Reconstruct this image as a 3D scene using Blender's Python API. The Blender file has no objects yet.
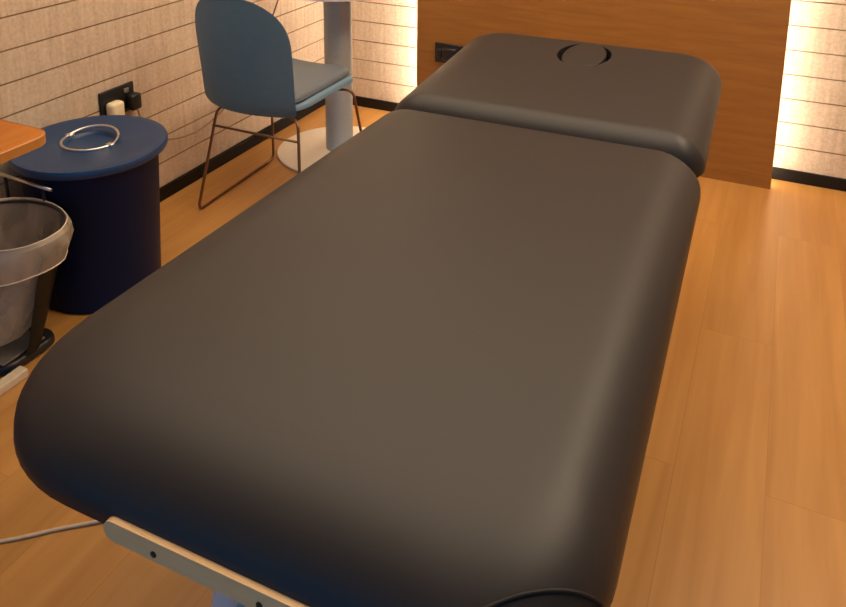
import bpy, bmesh, math, random
from mathutils import Vector, Matrix
random.seed(7)
PI = math.pi
scn = bpy.context.scene
COL = scn.collection

# ------------------------------------------------------------------ helpers
def link(name, bm, mat, parent=None, smooth=True, angle=None):
    me = bpy.data.meshes.new(name)
    bmesh.ops.recalc_face_normals(bm, faces=bm.faces[:])
    bm.to_mesh(me); bm.free()
    o = bpy.data.objects.new(name, me)
    COL.objects.link(o)
    for m in (mat if isinstance(mat, (list, tuple)) else [mat]):
        me.materials.append(m)
    for p in me.polygons:
        p.use_smooth = smooth
    if smooth and angle is not None:
        me.set_sharp_from_angle(angle=math.radians(angle))
    if parent is not None:
        o.parent = parent
    return o

def tag(o, label, cat, group=None):
    o['label'] = label; o['category'] = cat
    if group: o['group'] = group
    return o

def thing(name, label, cat, loc=(0, 0, 0), rotz=0.0, group=None):
    o = bpy.data.objects.new(name, None)
    o.empty_display_size = 0.1
    COL.objects.link(o)
    o.location = loc; o.rotation_euler = (0, 0, rotz)
    return tag(o, label, cat, group)

def struct(name, bm, mat, smooth=False):
    o = link(name, bm, mat, smooth=smooth)
    o['kind'] = 'structure'
    return o

def box(bm, x0, x1, y0, y1, z0, z1, bevel=0.0, seg=2):
    r = bmesh.ops.create_cube(bm, size=1.0)
    vs = r['verts']
    for v in vs:
        v.co = Vector(((x0 + x1) / 2 + v.co.x * (x1 - x0), (y0 + y1) / 2 + v.co.y * (y1 - y0), (z0 + z1) / 2 + v.co.z * (z1 - z0)))
    if bevel > 0:
        es = list({e for v in vs for e in v.link_edges})
        bmesh.ops.bevel(bm, geom=es, offset=bevel, segments=seg, affect='EDGES', profile=0.5)

def catmull(pts, n=8):
    P = [Vector(p) for p in pts]
    if len(P) < 3: return P
    Q = [P[0] * 2 - P[1]] + P + [P[-1] * 2 - P[-2]]
    out = []
    for i in range(1, len(Q) - 2):
        a, b, c, d = Q[i - 1:i + 3]
        for k in range(n):
            t = k / n
            out.append(0.5 * ((2 * b) + (c - a) * t + (2 * a - 5 * b + 4 * c - d) * t * t + (3 * b - a - 3 * c + d) * t ** 3))
    out.append(P[-1])
    return out

def fillet_path(pts, r=0.03, n=6):
    """polyline with its inner corners rounded"""
    P = [Vector(p) for p in pts]
    out = [P[0]]
    for i in range(1, len(P) - 1):
        a, b, c = P[i - 1:i + 2]
        u = (a - b); v = (c - b)
        d = min(r, u.length * .45, v.length * .45)
        s = b + u.normalized() * d; e = b + v.normalized() * d
        for k in range(n + 1):
            t = k / n
            out.append((1 - t) ** 2 * s + 2 * t * (1 - t) * b + t * t * e)
    out.append(P[-1])
    return out

def tube(bm, pts, r, n=10, closed=False, cap=True, flat=1.0):
    P = [Vector(p) for p in pts]
    N = len(P)
    rings = []
    prev = None
    for i in range(N):
        if closed:
            t = (P[(i + 1) % N] - P[i - 1]).normalized()
        else:
            t = (P[min(i + 1, N - 1)] - P[max(i - 1, 0)]).normalized()
        if prev is None:
            up = Vector((0, 0, 1)) if abs(t.z) < .9 else Vector((1, 0, 0))
            a = up.cross(t).normalized()
        else:
            a = (prev - t * prev.dot(t)).normalized()
        prev = a
        b = t.cross(a)
        rr = r[i] if isinstance(r, (list, tuple)) else r
        rings.append([bm.verts.new(P[i] + (a * math.cos(2 * PI * k / n) + b * flat * math.sin(2 * PI * k / n)) * rr) for k in range(n)])
    for i in range(N if closed else N - 1):
        A, B = rings[i], rings[(i + 1) % N]
        for k in range(n):
            bm.faces.new((A[k], A[(k + 1) % n], B[(k + 1) % n], B[k]))
    if cap and not closed:
        bm.faces.new(rings[0][::-1]); bm.faces.new(rings[-1])

def lathe(bm, prof, cx=0, cy=0, n=48, fn=None, cap0=True, cap1=True, phase=0.0):
    rings = []
    for j, (r, z) in enumerate(prof):
        row = []
        for k in range(n):
            a = 2 * PI * k / n + phase
            rr, zz = (r, z) if fn is None else fn(j, a, r, z)
            row.append(bm.verts.new((cx + rr * math.cos(a), cy + rr * math.sin(a), zz)))
        rings.append(row)
    for j in range(len(rings) - 1):
        A, B = rings[j], rings[j + 1]
        for k in range(n):
            bm.faces.new((A[k], A[(k + 1) % n], B[(k + 1) % n], B[k]))
    if cap0: bm.faces.new(rings[0][::-1])
    if cap1: bm.faces.new(rings[-1])

def rrect(w, d, r, n=14, m=10):
    """(point, outward normal) round a rounded rectangle centred on 0; m points per straight side"""
    out = []
    hx, hy = w / 2 - r, d / 2 - r
    cs = [(hx, hy, 0), (-hx, hy, PI / 2), (-hx, -hy, PI), (hx, -hy, 3 * PI / 2)]
    for q, (cx, cy, a0) in enumerate(cs):
        for k in range(n + 1):
            a = a0 + PI / 2 * k / n
            nn = Vector((math.cos(a), math.sin(a), 0))
            out.append((Vector((cx, cy, 0)) + nn * r, nn))
        nx, ny, na = cs[(q + 1) % 4]
        p = out[-1][0].copy(); nn = out[-1][1].copy()
        e = Vector((nx, ny, 0)) + nn * r
        for k in range(1, m):
            out.append((p.lerp(e, k / m), nn))
    return out

def pad_profile(h, side, fil, nf=10, bulge=0.004):
    """(inset, z) pairs from the bottom edge over the side to the top"""
    pr = [(0.022, 0.0), (0.008, 0.003), (0.002, 0.010), (-bulge, side * .6), (-bulge * .8, side)]
    for k in range(1, nf + 1):
        t = PI / 2 * k / nf
        pr.append((fil * (1 - math.cos(t)) - bulge * .8 * (1 - k / nf), side + (h - side) * math.sin(t)))
    return pr

def pad_ring(w, d, radii, ins, near=1.0, far=1.0, n=14, m=10):
    """rounded rectangle pulled in by ins (ends scaled by near / far); corners ++, -+, --, +-"""
    x = w / 2 - ins; y1 = d / 2 - ins * far; y0 = -d / 2 + ins * near
    out = []
    rr = [max(r - .6 * ins, min(r, .02)) for r in radii]
    cs = [(x - rr[0], y1 - rr[0], 0), (-x + rr[1], y1 - rr[1], PI / 2), (-x + rr[2], y0 + rr[2], PI), (x - rr[3], y0 + rr[3], 3 * PI / 2)]
    for q, (cx, cy, a0) in enumerate(cs):
        for k in range(n + 1):
            a = a0 + PI / 2 * k / n
            out.append(Vector((cx + rr[q] * math.cos(a), cy + rr[q] * math.sin(a), 0)))
        nx, ny, na = cs[(q + 1) % 4]
        e = Vector((nx + rr[(q + 1) % 4] * math.cos(na), ny + rr[(q + 1) % 4] * math.sin(na), 0))
        p = out[-1].copy()
        for k in range(1, m):
            out.append(p.lerp(e, k / m))
    return out

def make_pad(bm, w, d, r, h, side, fil, crown=0.004, centre=(0, 0), m=10, pr=None, near=1.0, far=1.0):
    radii = r if isinstance(r, (list, tuple)) else [r] * 4
    pr = pr or pad_profile(h, side, fil)
    rings = []
    C = Vector((centre[0], centre[1], 0))
    for ins, z in pr:
        rings.append([bm.verts.new(C + p + Vector((0, 0, z))) for p in pad_ring(w, d, radii, ins, near, far, m=m)])
    last = [v.co.copy() for v in rings[-1]]
    for f in (.94, .8, .6, .4, .2, .06):
        rings.append([bm.verts.new(C + Vector(((q.x - C.x) * f, (q.y - C.y) * f, q.z + crown * (1 - f * f)))) for q in last])
    n = len(last)
    for A, B in zip(rings, rings[1:]):
        for k in range(n):
            bm.faces.new((A[k], A[(k + 1) % n], B[(k + 1) % n], B[k]))
    bm.faces.new(rings[0][::-1]); bm.faces.new(rings[-1])
    return pr

# ------------------------------------------------------------------ materials
def new_mat(name):
    m = bpy.data.materials.new(name); m.use_nodes = True
    nt = m.node_tree
    b = nt.nodes['Principled BSDF']
    return m, nt, b

def N(nt, typ, **kw):
    n = nt.nodes.new(typ)
    for k, v in kw.items():
        if hasattr(n, k) and not k.startswith('in_'): setattr(n, k, v)
    return n

def mat(name, col, rough=.5, metal=0.0, noise=0.06, scale=60, bump=0.0, spec=.5, alpha=1.0, trans=0.0, coat=0.0):
    m, nt, b = new_mat(name)
    tc = N(nt, 'ShaderNodeTexCoord')
    nz = N(nt, 'ShaderNodeTexNoise'); nz.inputs['Scale'].default_value = scale; nz.inputs['Detail'].default_value = 4
    nt.links.new(tc.outputs['Object'], nz.inputs['Vector'])
    rp = N(nt, 'ShaderNodeValToRGB')
    rp.color_ramp.elements[0].position = .3; rp.color_ramp.elements[1].position = .7
    rp.color_ramp.elements[0].color = (*[c * (1 - noise) for c in col], 1)
    rp.color_ramp.elements[1].color = (*[min(1, c * (1 + noise)) for c in col], 1)
    nt.links.new(nz.outputs['Fac'], rp.inputs['Fac']); nt.links.new(rp.outputs['Color'], b.inputs['Base Color'])
    b.inputs['Roughness'].default_value = rough; b.inputs['Metallic'].default_value = metal
    b.inputs['Specular IOR Level'].default_value = spec
    b.inputs['Alpha'].default_value = alpha
    b.inputs['Transmission Weight'].default_value = trans
    b.inputs['Coat Weight'].default_value = coat
    if bump:
        bp = N(nt, 'ShaderNodeBump'); bp.inputs['Strength'].default_value = bump; bp.inputs['Distance'].default_value = .002
        nt.links.new(nz.outputs['Fac'], bp.inputs['Height']); nt.links.new(bp.outputs['Normal'], b.inputs['Normal'])
    return m

def wood(name, cA, cB, stretch, rough=.45, scale=6.0, spec=.5):
    """grain runs along the axis whose stretch is small"""
    m, nt, b = new_mat(name)
    tc = N(nt, 'ShaderNodeTexCoord'); mp = N(nt, 'ShaderNodeMapping'); mp.inputs['Scale'].default_value = stretch
    nt.links.new(tc.outputs['Object'], mp.inputs['Vector'])
    nz = N(nt, 'ShaderNodeTexNoise'); nz.inputs['Scale'].default_value = scale; nz.inputs['Detail'].default_value = 6; nz.inputs['Distortion'].default_value = .6
    nt.links.new(mp.outputs['Vector'], nz.inputs['Vector'])
    rp = N(nt, 'ShaderNodeValToRGB')
    rp.color_ramp.elements[0].position = .32; rp.color_ramp.elements[1].position = .68
    rp.color_ramp.elements[0].color = (*cA, 1); rp.color_ramp.elements[1].color = (*cB, 1)
    nt.links.new(nz.outputs['Fac'], rp.inputs['Fac']); nt.links.new(rp.outputs['Color'], b.inputs['Base Color'])
    b.inputs['Roughness'].default_value = rough; b.inputs['Specular IOR Level'].default_value = spec
    return m

def floor_mat():
    m, nt, b = new_mat('oak laminate')
    tc = N(nt, 'ShaderNodeTexCoord'); sep = N(nt, 'ShaderNodeSeparateXYZ')
    nt.links.new(tc.outputs['Object'], sep.inputs[0])
    ax = N(nt, 'ShaderNodeMath', operation='SUBTRACT'); ax.inputs[1].default_value = 2.32
    ay = N(nt, 'ShaderNodeMath', operation='SUBTRACT'); ay.inputs[1].default_value = 0.081
    nt.links.new(sep.outputs['Y'], ax.inputs[0]); nt.links.new(sep.outputs['X'], ay.inputs[0])
    cb = N(nt, 'ShaderNodeCombineXYZ')
    nt.links.new(ax.outputs[0], cb.inputs[0]); nt.links.new(ay.outputs[0], cb.inputs[1])
    br = N(nt, 'ShaderNodeTexBrick'); br.offset = .454; br.offset_frequency = 2; br.squash = 1
    br.inputs['Scale'].default_value = 1; br.inputs['Brick Width'].default_value = 1.3; br.inputs['Row Height'].default_value = .2
    br.inputs['Mortar Size'].default_value = .0012; br.inputs['Mortar Smooth'].default_value = .3; br.inputs['Bias'].default_value = 0
    br.inputs['Color1'].default_value = (0, 0, 0, 1); br.inputs['Color2'].default_value = (1, 1, 1, 1); br.inputs['Mortar'].default_value = (.5, .5, .5, 1)
    nt.links.new(cb.outputs[0], br.inputs['Vector'])
    mp = N(nt, 'ShaderNodeMapping'); mp.inputs['Scale'].default_value = (22, 1.3, 1)
    nt.links.new(tc.outputs['Object'], mp.inputs['Vector'])
    # shift the grain per plank
    sc = N(nt, 'ShaderNodeVectorMath', operation='SCALE'); sc.inputs['Scale'].default_value = 9.0
    nt.links.new(br.outputs['Color'], sc.inputs[0])
    ad = N(nt, 'ShaderNodeVectorMath', operation='ADD')
    nt.links.new(mp.outputs[0], ad.inputs[0]); nt.links.new(sc.outputs[0], ad.inputs[1])
    nz = N(nt, 'ShaderNodeTexNoise'); nz.inputs['Scale'].default_value = 1.1; nz.inputs['Detail'].default_value = 6; nz.inputs['Distortion'].default_value = .5
    nt.links.new(ad.outputs[0], nz.inputs['Vector'])
    rp = N(nt, 'ShaderNodeValToRGB')
    rp.color_ramp.elements[0].position = .3; rp.color_ramp.elements[1].position = .72
    rp.color_ramp.elements[0].color = (*FLOOR_A, 1); rp.color_ramp.elements[1].color = (*FLOOR_B, 1)
    nt.links.new(nz.outputs['Fac'], rp.inputs['Fac'])
    # plank to plank tone
    mr = N(nt, 'ShaderNodeMapRange'); mr.inputs['To Min'].default_value = .93; mr.inputs['To Max'].default_value = 1.06
    nt.links.new(br.outputs['Color'], mr.inputs['Value'])
    mu = N(nt, 'ShaderNodeVectorMath', operation='SCALE')
    nt.links.new(rp.outputs['Color'], mu.inputs[0]); nt.links.new(mr.outputs[0], mu.inputs['Scale'])
    mx = N(nt, 'ShaderNodeMix', data_type='RGBA'); mx.inputs[7].default_value = (FLOOR_A[0] * .95, FLOOR_A[1] * .92, FLOOR_A[2] * .9, 1)
    nt.links.new(br.outputs['Fac'], mx.inputs[0]); nt.links.new(mu.outputs[0], mx.inputs[6])
    nt.links.new(mx.outputs[2], b.inputs['Base Color'])
    b.inputs['Roughness'].default_value = .36
    b.inputs['Specular IOR Level'].default_value = .5
    return m

def wall_mat():
    m, nt, b = new_mat('limewashed boards')
    tc = N(nt, 'ShaderNodeTexCoord'); mp = N(nt, 'ShaderNodeMapping'); mp.inputs['Scale'].default_value = (40, 40, 4)
    nt.links.new(tc.outputs['Object'], mp.inputs['Vector'])
    nz = N(nt, 'ShaderNodeTexNoise'); nz.inputs['Scale'].default_value = 1.4; nz.inputs['Detail'].default_value = 5
    nt.links.new(mp.outputs[0], nz.inputs['Vector'])
    n2 = N(nt, 'ShaderNodeTexNoise'); n2.inputs['Scale'].default_value = 90; n2.inputs['Detail'].default_value = 3
    nt.links.new(tc.outputs['Object'], n2.inputs['Vector'])
    av = N(nt, 'ShaderNodeMath', operation='MULTIPLY_ADD'); av.inputs[1].default_value = .5
    hv = N(nt, 'ShaderNodeMath', operation='MULTIPLY'); hv.inputs[1].default_value = .5
    nt.links.new(n2.outputs['Fac'], hv.inputs[0])
    nt.links.new(nz.outputs['Fac'], av.inputs[0]); nt.links.new(hv.outputs[0], av.inputs[2])
    rp = N(nt, 'ShaderNodeValToRGB'); rp.color_ramp.elements[0].position = .33; rp.color_ramp.elements[1].position = .66
    rp.color_ramp.elements[0].color = (*WALL_A, 1); rp.color_ramp.elements[1].color = (*WALL_B, 1)
    nt.links.new(av.outputs[0], rp.inputs['Fac']); nt.links.new(rp.outputs['Color'], b.inputs['Base Color'])
    bp = N(nt, 'ShaderNodeBump'); bp.inputs['Strength'].default_value = .25; bp.inputs['Distance'].default_value = .002
    nt.links.new(av.outputs[0], bp.inputs['Height']); nt.links.new(bp.outputs['Normal'], b.inputs['Normal'])
    b.inputs['Roughness'].default_value = .8; b.inputs['Specular IOR Level'].default_value = .2
    return m

def emit(name, col, s):
    m, nt, b = new_mat(name)
    b.inputs['Base Color'].default_value = (.8, .8, .8, 1)
    b.inputs['Emission Color'].default_value = (*col, 1); b.inputs['Emission Strength'].default_value = s
    return m

# tunables
FLOOR_A = (.41, .19, .045); FLOOR_B = (.51, .26, .075)
WALL_A = (.50, .37, .26); WALL_B = (.68, .54, .40)
FILL_E = 3.45; LED_E = 42.0
WARM = (1.0, .78, .54); LEDC = (1.0, .88, .72)
SKY = (.12, .48, 1.0); SKY_E = .7

M_floor = floor_mat(); M_wall = wall_mat()
M_ceil = mat('ceiling paint', (.62, .56, .48), .9, noise=.02)
M_skirt = mat('black skirting', (.010, .007, .005), .6, spec=.2)
M_groove = mat('board groove', (.30, .19, .11), .9)
M_panel = wood('walnut veneer', (.27, .112, .018), (.34, .146, .027), (1.2, 10, 14), .5, 3.0)
M_led = emit('led strip', LEDC, LED_E)
M_fill = emit('soft fill glow', WARM, FILL_E)  # glow of the broad ceiling panel added for soft fill
M_fill_b = emit('strong fill glow', WARM, FILL_E * 7.0)  # stronger glow of the added narrow ceiling panel
M_vinyl = mat('charcoal vinyl', (.021, .0197, .021), .46, noise=.03, scale=300, bump=.03, spec=.36)
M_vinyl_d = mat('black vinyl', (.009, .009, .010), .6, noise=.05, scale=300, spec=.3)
M_rail = wood('pale plywood', (.86, .54, .24), (.92, .61, .30), (2, 12, 12), .5, 5)
M_screw = mat('dark screw', (.05, .035, .02), .4, .8)
M_white = mat('white enamel', (.70, .72, .74), .35, noise=.02)
M_frame = mat('black steel', (.02, .02, .02), .4, .3)
M_chair = mat('blue grey moulded plastic', (.15, .255, .36), .42, noise=.04, spec=.5)
M_seatp = mat('grey blue seat upholstery', (.13, .16, .20), .55, noise=.05, scale=200)
M_wire = mat('brown bronze wire', (.22, .12, .07), .3, .8)
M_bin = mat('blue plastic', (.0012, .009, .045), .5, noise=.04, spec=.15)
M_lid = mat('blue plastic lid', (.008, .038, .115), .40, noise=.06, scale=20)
M_chrome = mat('chrome', (.75, .74, .72), .30, 1.0, noise=.02)
M_black = mat('black plastic', (.010, .010, .011), .4)
M_greyplate = mat('brushed grey plate', (.17, .15, .13), .5, .4, scale=30)
M_desk = wood('orange beech', (.38, .115, .008), (.46, .155, .014), (8, 1.0, 8), .42, 4)
M_edge = mat('cream edging', (.62, .52, .38), .5)
M_dedge = mat('beech edging', (.48, .20, .045), .4)
M_ped = mat('grey enamel', (.38, .45, .53), .45, .2, noise=.03)
M_disc = mat('cream enamel', (.80, .74, .64), .4, noise=.03)
M_ivory = mat('ivory plug', (.80, .68, .46), .45)
M_cord = mat('tan cord', (.30, .19, .11), .5)
M_white_cord = mat('cream cord', (.62, .48, .32), .5)

def liner_mat():
    m, nt, b = new_mat('clear bin liner')
    tc = N(nt, 'ShaderNodeTexCoord'); mp = N(nt, 'ShaderNodeMapping'); mp.inputs['Scale'].default_value = (1, 1, .45)
    nt.links.new(tc.outputs['Object'], mp.inputs['Vector'])
    nz = N(nt, 'ShaderNodeTexNoise'); nz.inputs['Scale'].default_value = 14; nz.inputs['Detail'].default_value = 2; nz.inputs['Distortion'].default_value = .5
    nt.links.new(mp.outputs[0], nz.inputs['Vector'])
    mr = N(nt, 'ShaderNodeMapRange'); mr.inputs['From Min'].default_value = .3; mr.inputs['From Max'].default_value = .7
    mr.inputs['To Min'].default_value = .30; mr.inputs['To Max'].default_value = .60
    nt.links.new(nz.outputs['Fac'], mr.inputs['Value']); nt.links.new(mr.outputs[0], b.inputs['Alpha'])
    b.inputs['Base Color'].default_value = (.56, .47, .36, 1); b.inputs['Roughness'].default_value = .32
    bp = N(nt, 'ShaderNodeBump'); bp.inputs['Strength'].default_value = .35; bp.inputs['Distance'].default_value = .01
    nt.links.new(nz.outputs['Fac'], bp.inputs['Height']); nt.links.new(bp.outputs['Normal'], b.inputs['Normal'])
    return m
M_liner = liner_mat()
M_hem = mat('liner hem', (.66, .57, .45), .4)

# ------------------------------------------------------------------ setting
XL, YB = -2.184, 3.5625
XR, YF, ZC = 2.1, -1.6, 2.55
bm = bmesh.new(); box(bm, XL - .12, XR + .1, YF, YB + .12, -.08, 0); struct('floor', bm, M_floor)
bm = bmesh.new(); box(bm, XL - .12, XR + .1, YF, YB + .12, ZC, ZC + .08); struct('ceiling', bm, M_ceil)
bm = bmesh.new(); box(bm, XR, XR + .1, YF, YB + .12, 0, ZC); struct('wall_right', bm, M_wall)

def board_wall(name, axis):
    """tongue-and-groove boards: a flat wall with a shallow groove every 106 mm"""
    bm = bmesh.new()
    zs = [0.0]; 
    prof = [(0.0, 0.0)]
    z = .048
    g = .0026; dpt = .005
    while z < ZC - .02:
        prof += [(0, z - g), (-dpt * .7, z - g * .6), (-dpt, z), (-dpt * .7, z + g * .6), (0, z + g)]
        z += .1060
    prof.append((0, ZC))
    if axis == 'x': a0, a1 = YF, YB
    else: a0, a1 = XL, XR
    rows = []
    for off, z in prof:
        r = []
        for a in (a0, a1):
            r.append(bm.verts.new((XL + off, a, z) if axis == 'x' else (a, YB - off, z)))
        rows.append(r)
    for i in range(len(rows) - 1):
        f = bm.faces.new((rows[i][0], rows[i][1], rows[i + 1][1], rows[i + 1][0]))
        if prof[i][0] < -.001 or prof[i + 1][0] < -.001: f.material_index = 1
    # back and edges
    th = .1
    b = [bm.verts.new((XL - th, a, z) if axis == 'x' else (a, YB + th, z)) for z in (0, ZC) for a in (a0, a1)]
    bm.faces.new((b[0], b[1], b[3], b[2]))
    bm.faces.new((rows[-1][0], rows[-1][1], b[3], b[2])); bm.faces.new((rows[0][1], rows[0][0], b[0], b[1]))
    bm.faces.new([r[0] for r in rows] + [b[2], b[0]]); bm.faces.new([r[1] for r in rows] + [b[3], b[1]])
    return struct(name, bm, [M_wall, M_groove])
board_wall('wall_left', 'x'); board_wall('wall_back', 'y')
bm = bmesh.new(); box(bm, XL, XL + .014, YF, YB, .0, .056, .003); struct('baseboard_left', bm, M_skirt)
bm = bmesh.new(); box(bm, XL + .014, XR, YB - .014, YB, .0, .053, .003); struct('baseboard_back', bm, M_skirt)

# two unseen warm panels at the ceiling, added as fill light
for x, y, hx, hy, m, lab in ((-1.05, 2.1, .95, 1.2, M_fill, 'large and soft, above the couch and chair'),
                             (.40, 2.25, .14, 1.0, M_fill_b, 'long and narrow, over the bare floor right of the couch')):  # narrow panel added to brighten the couch's right ridge
    t = thing('ceiling_fill', 'added warm ceiling fill panel, ' + lab, 'light', (x, y, ZC))
    bm = bmesh.new()
    for (x0, x1, y0, y1) in ((-hx - .02, hx + .02, -hy - .02, -hy), (-hx - .02, hx + .02, hy, hy + .02), (-hx - .02, -hx, -hy, hy), (hx, hx + .02, -hy, hy)):
        box(bm, x0, x1, y0, y1, -.03, 0)
    link('frame', bm, M_white, t, False)
    bm = bmesh.new(); box(bm, -hx, hx, -hy, hy, -.022, -.002); link('diffuser', bm, m, t, False)

# ------------------------------------------------------------------ wooden back-lit screen
YP = 3.435
t = thing('wood_screen', 'tall brown wood-veneer screen panel standing off the white boarded wall, backlit at both edges', 'panel', (-.778, YP, 0))
bm = bmesh.new(); box(bm, -.822, .821, 0, .03, .0, 2.25, .002); link('board', bm, M_panel, t, False)
for x in (-.6, 0, .6):
    bm = bmesh.new(); box(bm, x - .03, x + .03, .03, .1125, .06, 2.2); link('batten', bm, M_frame, t, False)
for s in (-1, 1):
    bm = bmesh.new(); box(bm, s * .806 - .009, s * .806 + .009, .0305, .062 if s < 0 else .040, .02, 2.24)
    o = link('light_strip', bm, M_led, t, False); o['label'] = 'glowing white LED strip'
# black sockets on screen, just beyond the headrest
t = thing('screen_socket', 'black double socket on the wooden screen behind the couch headrest', 'socket', (-1.425, YP, .395))
bm = bmesh.new(); box(bm, -.073, .073, -.012, 0, -.043, .055, .004); link('plate', bm, M_black, t)
bm = bmesh.new(); box(bm, -.02, .055, -.05, -.012, -.02, .045, .008); box(bm, -.058, -.03, -.03, -.012, -.015, .03, .006); link('plug', bm, M_black, t)

# ------------------------------------------------------------------ treatment couch
NEAR = 1.5
CW, CROT = .835, math.radians(1.0)
TAPER = .10; RN = .175; RL = .215
T = thing('treatment_couch', 'dark charcoal vinyl treatment couch with raised head section on white legs', 'massage table', (-.519, .577, 0), CROT)
ML = 1.275      # main cushion length
ZB = .648; HP = .102
bm = bmesh.new()
pr = make_pad(bm, CW, ML, (.07, .05, RL, RN), HP, .030, .105, .004, (0, ML / 2), m=14, near=NEAR, far=.35)
for v in bm.verts:
    if v.co.x < 0: v.co.x *= 1 + TAPER * (1 - v.co.y / ML)
main = link('main_cushion', bm, M_vinyl, T); main.location = (0, 0, ZB)
# rounded corner reinforcement, near right corner
def pad_pt(s, v, off=.003):
    """s in 0..1 round the near right corner arc, v in profile index units"""
    i = min(int(v), len(pr) - 2); f = v - i
    ins = pr[i][0] * (1 - f) + pr[i + 1][0] * f; z = pr[i][1] * (1 - f) + pr[i + 1][1] * f
    rr = max(RN - .6 * ins, .02)
    a = 3 * PI / 2 + PI / 2 * s
    nn = Vector((math.cos(a), math.sin(a), 0))
    p = Vector((CW / 2 - ins - rr, ins * NEAR + rr, 0)) + nn * (rr + off)
    return p + Vector((0, 0, z + off * max(0, (v - 4) / 10)))
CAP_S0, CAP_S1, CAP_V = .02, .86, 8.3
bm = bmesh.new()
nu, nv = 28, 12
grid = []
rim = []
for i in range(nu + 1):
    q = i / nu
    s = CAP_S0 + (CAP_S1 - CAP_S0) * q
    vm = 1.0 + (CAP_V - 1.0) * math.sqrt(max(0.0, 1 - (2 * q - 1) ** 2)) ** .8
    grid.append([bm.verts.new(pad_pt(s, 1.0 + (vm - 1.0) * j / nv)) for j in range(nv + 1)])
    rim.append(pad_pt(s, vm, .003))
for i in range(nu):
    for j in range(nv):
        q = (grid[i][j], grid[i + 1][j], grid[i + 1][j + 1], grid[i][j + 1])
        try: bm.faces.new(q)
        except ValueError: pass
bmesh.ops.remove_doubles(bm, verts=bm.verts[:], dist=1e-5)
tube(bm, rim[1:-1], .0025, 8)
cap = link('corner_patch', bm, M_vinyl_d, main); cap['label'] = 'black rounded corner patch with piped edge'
# head cushion, hinged up a little
HL = .715
bm = bmesh.new()
make_pad(bm, CW - .012, HL, (.11, .11, .05, .05), .104, .030, .09, .003, (0, HL / 2), m=12, near=.75, far=.8)
head = link('head_cushion', bm, M_vinyl, T)
head.location = (.004, ML + .012, ZB + .010); head.rotation_euler = (math.radians(3.2), 0, 0)
FX, FY = .012, .530
bm = bmesh.new(); lathe(bm, [(1, .02), (1, .2)], n=64)
for v in bm.verts: v.co = Vector((FX + v.co.x * .082, FY + v.co.y * .112, v.co.z))
cut = link('cutter', bm, M_vinyl_d)
cut.parent = T; cut.location = head.location; cut.rotation_euler = head.rotation_euler
md = head.modifiers.new('hole', 'BOOLEAN'); md.operation = 'DIFFERENCE'; md.object = cut; md.solver = 'EXACT'
bpy.context.view_layer.update()
dg = bpy.context.evaluated_depsgraph_get()
me = bpy.data.meshes.new_from_object(head.evaluated_get(dg))
head.modifiers.clear(); head.data = me
bpy.data.objects.remove(cut)
for p in me.polygons: p.use_smooth = True
me.set_sharp_from_angle(angle=math.radians(50))
bm = bmesh.new()
lathe(bm, [(.97, .03), (.98, .094), (.985, .1015), (.96, .1050), (.90, .1062), (.4, .1075), (.05, .108)], n=64)
for v in bm.verts: v.co = Vector((FX + v.co.x * .066, FY + v.co.y * .125, v.co.z - .001))
plug = link('face_hole_plug', bm, M_vinyl, head); plug['label'] = 'oval plug sitting in the face hole'
# frame under the cushions
bm = bmesh.new()
box(bm, -.20, .20, .06, ML - .02, ZB - .045, ZB, .004)
link('base_board', bm, M_frame, T, False)
bm = bmesh.new()
box(bm, -.27, .27, ML + .03, ML + HL - .06, ZB - .036, ZB - .004, .004)
link('head_board', bm, M_frame, T, False)
# pale front rail with round ends and screws
bm = bmesh.new()
w2, hh = .175, .0142
sec = []
for k in range(13): a = -PI / 2 + PI * k / 12; sec.append((w2 - hh + math.cos(a) * hh, math.sin(a) * hh))
for k in range(13): a = PI / 2 + PI * k / 12; sec.append((-w2 + hh + math.cos(a) * hh, math.sin(a) * hh))
f0 = bm.faces.new([bm.verts.new((x, 0.004, z)) for x, z in sec])
r = bmesh.ops.extrude_face_region(bm, geom=[f0])
for v in [g for g in r['geom'] if isinstance(g, bmesh.types.BMVert)]: v.co.y -= .012
rail = link('front_rail', bm, M_rail, T, True, 40); rail.location = (.020, -.004, ZB + .0205)
for x in (-.098, .050, .135):
    bm = bmesh.new(); lathe(bm, [(.0012, 0), (.0042, 0), (.004, .0012), (.001, .0014)], n=14)
    for v in bm.verts: v.co = Vector((v.co.x, -v.co.z, v.co.y))
    o = link('screw', bm, M_screw, rail); o.location = (x, -.008, -.004)
# splayed white legs
for y in (.22, 1.70):
    for s in (-1, 1):
        bm = bmesh.new(); tube(bm, [(s * .10, y, ZB - .04), (s * .165, y, .33), (s * .232, y, .012)], .023, 16)
        lg = link('leg', bm, M_white, T)
        bm = bmesh.new(); tube(bm, [(s * .230, y, .022), (s * .234, y, .0)], .026, 16)
        link('rubber_foot', bm, M_black, lg)
    bm = bmesh.new(); tube(bm, [(-.17, y, .30), (.17, y, .30)], .014, 12); link('crossbar', bm, M_white, T)
bm = bmesh.new(); tube(bm, [(0, .22, .30), (0, 1.70, .30)], .014, 12); link('spreader', bm, M_white, T)

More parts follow.
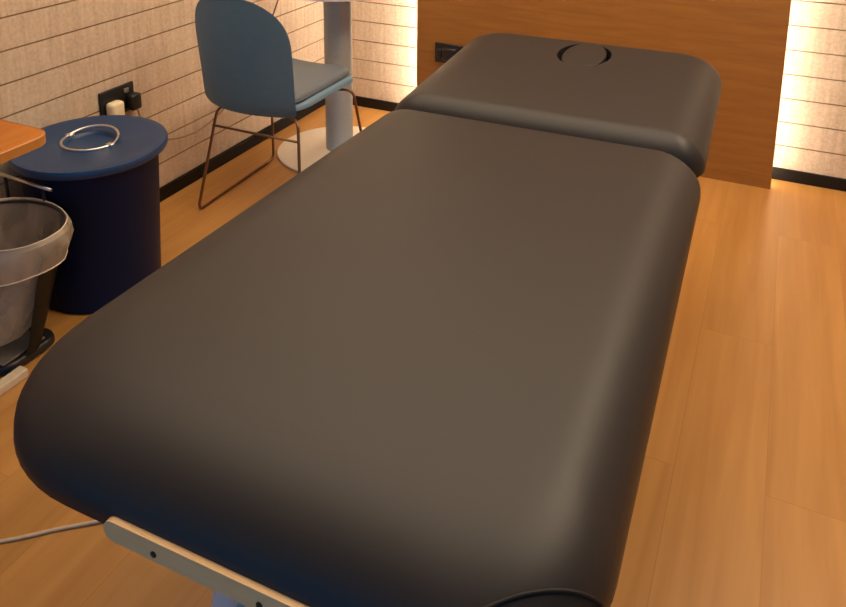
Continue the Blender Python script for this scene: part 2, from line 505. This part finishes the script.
# ------------------------------------------------------------------ blue lidded bin
bx, by = -1.945, 1.712
T2 = thing('lidded_bin', 'large round blue plastic bin with a flat lid and ring handle by the boarded wall', 'bin', (bx, by, 0))
bm = bmesh.new()
lathe(bm, [(.178, 0), (.185, .004), (.188, .02), (.206, .455), (.210, .462), (.216, .466), (.216, .478), (.200, .478), (.196, .46), (.172, .03)], n=72, cap0=True, cap1=True)
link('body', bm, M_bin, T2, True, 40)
bm = bmesh.new()
lathe(bm, [(.221, .472), (.235, .474), (.2375, .480), (.2375, .492), (.234, .498), (.214, .4995), (.208, .4975), (.080, .5015), (.078, .5005), (.073, .491), (.04, .489), (.004, .489)], n=96)
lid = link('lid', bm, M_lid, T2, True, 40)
bm = bmesh.new()
R = .088
pts = [(R * math.cos(a), R * math.sin(a) * .95, .503 + .016 * max(0, math.sin(a - .2))) for a in [2 * PI * k / 40 for k in range(40)]]
tube(bm, pts, .0045, 10, closed=True)
hd = link('ring_handle', bm, M_chrome, lid)
for s in (-1, 1):
    bm = bmesh.new(); box(bm, s * R - .012, s * R + .012, -.010, .010, .498, .509, .003)
    link('handle_mount', bm, M_chrome, lid)

# ------------------------------------------------------------------ lined waste bin (sack holder)
T3 = thing('sack_bin', 'black waste bin with clear liner folded over its rim, in front of the blue bin', 'bin', (-1.985, 1.335, 0))
bm = bmesh.new()
make_pad(bm, .34, .185, .045, .032, .02, .006, 0, (0, 0), m=4)
bs = link('base', bm, M_black, T3, True, 40)
bm = bmesh.new(); box(bm, -.150, .157, -.085, .055, .032, .038, .003); pl = link('pedal_plate', bm, M_greyplate, T3, False)
pl['label'] = 'flat grey plate'
bm = bmesh.new()
HZ, HR, HX, HY = .395, .172, .095, .015
V = []
for z, q in ((.025, .12), (.12, .35), (.25, .65), (HZ - .012, 1)):
    cx_, cy_ = HX * q, -.005 + (HY + .005) * q
    rx_, ry_ = .160 + (HR - .150) * q, .082 + (HR * .80 - .078) * q
    V.append([bm.verts.new((cx_ + rx_ * math.cos(a), cy_ + ry_ * math.sin(a), z)) for a in [math.radians(-12 + 204 * k / 32) for k in range(33)]])
for i in range(len(V) - 1):
    for k in range(32): bm.faces.new((V[i][k], V[i][k + 1], V[i + 1][k + 1], V[i + 1][k]))
bmesh.ops.solidify(bm, geom=bm.faces[:], thickness=.004)
link('back_panel', bm, M_black, T3, True, 40)
bm = bmesh.new(); tube(bm, [(-.10, HY + .142, HZ + .055), (.115, HY + .142, HZ + .048)], .0055, 10); bar = link('top_bar', bm, M_chrome, T3)
for x in (-.08, .08):
    bm = bmesh.new(); tube(bm, [(x, HY + .146, HZ - .06), (x, HY + .142, HZ + .050)], .005, 8); link('upright', bm, M_frame, T3)
bm = bmesh.new()
tube(bm, [(HX + HR * math.cos(a), HY + HR * .80 * math.sin(a), HZ) for a in [2 * PI * k / 48 for k in range(48)]], .005, 10, closed=True)
link('hoop', bm, M_frame, T3)
# liner: sack hanging inside the hoop, its top folded out over the rim
prof = [(.03, .050), (.085, .056), (.118, .10), (.132, .18), (.140, .27), (HR - .004, HZ - .01), (HR - .001, HZ + .004), (HR + .005, HZ + .0075), (HR + .016, HZ - .003), (HR + .026, HZ - .03), (HR + .020, HZ - .085)]
amps = (0, .004, .008, .009, .008, .003, .0015, .002, .004, .007, .009)
NL = 44
rl = random.Random(11)
ph = [[rl.uniform(-1, 1) for k in range(NL)] for j in range(len(prof))]
def wob(j, a, r, z):
    A = amps[j]; k = int(round(a / (2 * PI) * NL)) % NL
    return r + A * (.5 * math.sin(5 * a + .7 * j) + .55 * ph[j // 2 * 2][k]), z + A * (.6 * math.sin(3 * a + 1.0) + .35 * ph[j][k])
def place(v):
    k = min(1, v.z / HZ)
    return Vector((v.x + HX * (.25 + .75 * k), v.y * .80 + HY * k - .012 * (1 - k), v.z))
bm = bmesh.new()
lathe(bm, prof, n=NL, fn=wob, cap0=True, cap1=False)
for v in bm.verts: v.co = place(v.co)
ln = link('liner', bm, M_liner, T3, True, 28); ln['label'] = 'translucent plastic liner'
for nm, j, rad in (('hem', len(prof) - 1, .0022), ('rim_fold', 7, .0016)):
    bm = bmesh.new(); pts = []
    for k in range(NL):
        a = 2 * PI * k / NL; r, z = wob(j, a, *prof[j]); pts.append(place(Vector((r * math.cos(a), r * math.sin(a), z))))
    tube(bm, pts, rad, 6, closed=True); link(nm, bm, M_hem, ln)

# ------------------------------------------------------------------ desk at the left edge
T4 = thing('side_desk', 'orange wood desk with a rounded corner and pale foot bars, beside the blue bin', 'desk', (-1.912, .858, 0))
bm = bmesh.new()
make_pad(bm, .535, .95, .05, .028, .026, .002, 0, (0, 0), m=6, pr=[(.002, 0), (0, .002), (0, .026), (.002, .028)])
o = link('desktop', bm, M_desk, T4, True, 40); o.location = (0, .0, .695)
bm = bmesh.new()
ring = rrect(.535, .95, .05, m=6)
vv = [[bm.verts.new(p + nn * off + Vector((0, 0, z))) for p, nn in ring] for off, z in ((.0005, 0.001), (.003, .002), (.003, .026), (.0005, .0275))]
n = len(ring)
for A, B in zip(vv, vv[1:] + vv[:1]):
    for k in range(n): bm.faces.new((A[k], A[(k + 1) % n], B[(k + 1) % n], B[k]))
o = link('edging', bm, M_dedge, T4, True, 40); o.location = (0, 0, .695)
for x, ye in ((-.22, .34), (.125, .425)):
    bm = bmesh.new()
    box(bm, x - .016, x + .016, -.42, ye, 0, .026, .004); box(bm, x - .016, x + .016, -.02, .02, .026, .668, .003); box(bm, x - .016, x + .016, -.36, .36, .668, .695, .003)
    link('leg', bm, M_edge, T4, False)

# ------------------------------------------------------------------ blue chair
T5 = thing('shell_chair', 'blue-grey shell chair on thin wire legs, its back to the viewer', 'chair', (-1.768, 2.515, 0), math.radians(0))
def solid(bm, grid, th):
    V = [[bm.verts.new(p) for p in row] for row in grid]
    for i in range(len(V) - 1):
        for k in range(len(V[0]) - 1): bm.faces.new((V[i][k], V[i][k + 1], V[i + 1][k + 1], V[i + 1][k]))
    bmesh.ops.solidify(bm, geom=bm.faces[:], thickness=th)
# backrest: rises from the seat, leans back, hugs the sitter
bm = bmesh.new(); grid = []
nz_, nx_ = 26, 20
for i in range(nz_ + 1):
    t_ = i / nz_
    z = .432 + .465 * t_
    hw = .208 + .010 * t_
    if t_ > .54: hw *= (max(0.0, 1 - ((t_ - .54) / .464) ** 2.6)) ** .48 * .98 + .02
    if t_ < .08: hw *= .95 + .05 * (1 - (1 - t_ / .08) ** 2) ** .5
    yc = -.268 - .055 * t_ ** 1.1 + .020 * (1 - min(1, t_ / .10)) ** 2
    row = []
    for k in range(nx_ + 1):
        u = -1 + 2 * k / nx_
        x = hw * math.copysign(abs(u) ** .9, u)
        row.append((x, yc + .055 * (abs(x) / .2) ** 2.2, z))
    grid.append(row)
solid(bm, grid, .014)
bk = link('backrest', bm, M_chair, T5, True, 50)
bm = bmesh.new()
make_pad(bm, .415, .485, .10, .036, .014, .020, 0, (0, .0375), m=8)
for v in bm.verts:
    v.co.z += .014 * (abs(v.co.x) / .2) ** 2 - .03 * max(0, (v.co.y - .2) / .1) ** 2 * .4
st = link('seat_shell', bm, M_chair, T5, True, 50); st.location = (0, 0, .428)
bm = bmesh.new()
make_pad(bm, .385, .49, .09, .034, .010, .022, .003, (0, .025), m=8)
for v in bm.verts:
    v.co.z += .014 * (abs(v.co.x) / .2) ** 2 - .03 * max(0, (v.co.y - .2) / .1) ** 2 * .4
sp = link('seat_pad', bm, M_seatp, T5, True, 50); sp.location = (0, 0, .463)
for s in (-1, 1):
    bm = bmesh.new()
    q = 0 if s < 0 else .05
    p = [(s * .10, -.14, .420), (s * (.160 + q), -.20, .418), (s * (.214 + q), -.280, .0065), (s * (.238 + q * .4), .262, .0065), (s * (.195 + q * .4), .20, .418), (s * .10, .16, .420)]
    tube(bm, fillet_path(p, .035), .0058, 10)
    link('sled_leg', bm, M_wire, T5)
bm = bmesh.new(); tube(bm, [(-.169, -.214, .345), (.219, -.214, .345)], .0048, 10); link('crossbar', bm, M_wire, T5)
for y in (.16, -.14):
    bm = bmesh.new(); tube(bm, [(-.10, y, .420), (.10, y, .420)], .0055, 10); link('under_brace', bm, M_wire, T5)

# ------------------------------------------------------------------ pedestal table in the corner
T6 = thing('pedestal_table', 'small white-topped round table on a thick grey pedestal in the corner', 'table', (-1.785, 2.99, 0))
bm = bmesh.new(); lathe(bm, [(.285, 0), (.288, .004), (.286, .010), (.275, .013), (.075, .018), (.070, .02)], n=72); link('base_plate', bm, M_disc, T6, True, 40)
bm = bmesh.new(); lathe(bm, [(.063, .018), (.063, .760), (.09, .765), (.09, .775)], n=48); link('pedestal', bm, M_ped, T6, True, 40)
bm = bmesh.new(); lathe(bm, [(.28, .775), (.288, .778), (.29, .784), (.29, .795), (.286, .800), (.275, .801), (.05, .801)], n=96); link('tabletop', bm, M_white, T6, True, 40)

# ------------------------------------------------------------------ wall socket with plug, cords
T7 = thing('wall_socket', 'black double socket with an ivory plug on the left boarded wall above the blue bin', 'socket', (XL, 2.055, .485))
bm = bmesh.new(); box(bm, 0, .011, -.082, .082, -.055, .055, .004); link('plate', bm, M_black, T7)
bm = bmesh.new(); box(bm, .011, .016, .03, .052, .022, .040, .002); link('switch', bm, mat('grey switch', (.18, .16, .14), .4), T7)
T8 = tag(link('ivory_plug', (lambda b: (box(b, 0, .042, -.030, .030, -.036, .030, .012, 3), b)[1])(bmesh.new()), M_ivory), 'ivory plug in the left half of the black wall socket', 'plug')
T8.location = (XL + .0112, 2.02, .468)
bm = bmesh.new()
box(bm, 0, .036, -.024, .024, -.032, .030, .008, 2)
b2 = bmesh.new()
tube(b2, catmull([(.030, 0, -.02), (.034, .01, -.07), (.014, .05, -.14), (.010, .16, -.215), (.012, .30, -.245), (.013, .42, -.235), (.03, .53, -.18), (.06, .62, -.06), (.13, .68, .10), (.19, .73, .302)], 8), .0035, 8)
o = tag(link('black_plug', bm, M_black), 'black plug in the wall socket, its thin cord trailing behind the chair', 'plug')
o.location = (XL + .0112, 2.115, .470)
cd = link('cord', b2, M_cord, o); cd['label'] = 'thin brown cord'

# cream cord on the floor, in front of the couch
bm = bmesh.new()
tube(bm, catmull([(-1.75, .66, .004), (-1.55, .78, .004), (-1.384, .892, .004), (-1.276, .985, .004), (-1.12, 1.10, .004), (-.95, 1.16, .004)], 8), .004, 8)
tag(link('power_cord', bm, M_white_cord), 'thin cream cord lying on the floor and running under the couch', 'cord')

# ------------------------------------------------------------------ world, camera
w = bpy.data.worlds.new('World'); scn.world = w; w.use_nodes = True
bg = w.node_tree.nodes['Background']; bg.inputs[0].default_value = (*SKY, 1); bg.inputs[1].default_value = SKY_E

f, cx, cy, yaw, pitch, roll = 795.42, 413.72, -1.69, -.440215, .218587, -.005575
fwd = Vector((math.sin(yaw) * math.cos(pitch), math.cos(yaw) * math.cos(pitch), -math.sin(pitch)))
right = Vector((math.cos(yaw), -math.sin(yaw), 0)); down = fwd.cross(right)
r2 = right * math.cos(roll) + down * math.sin(roll); d2 = down * math.cos(roll) - right * math.sin(roll)
cam = bpy.data.cameras.new('Camera'); co = bpy.data.objects.new('Camera', cam); COL.objects.link(co)
Mx = Matrix((r2, -d2, -fwd)).transposed().to_4x4(); Mx.translation = Vector((0, 0, 1.5))
co.matrix_world = Mx
cam.sensor_fit = 'HORIZONTAL'; cam.sensor_width = 36; cam.lens = f / 846 * 36
cam.shift_x = (423 - cx) / 846; cam.shift_y = (cy - 303.5) / 846
cam.clip_start = .02
scn.camera = co
scn.view_settings.view_transform = 'Standard'; scn.view_settings.look = 'None'
scn.view_settings.gamma = 1; scn.view_settings.use_curve_mapping = False
scn.view_settings.exposure = 0.0
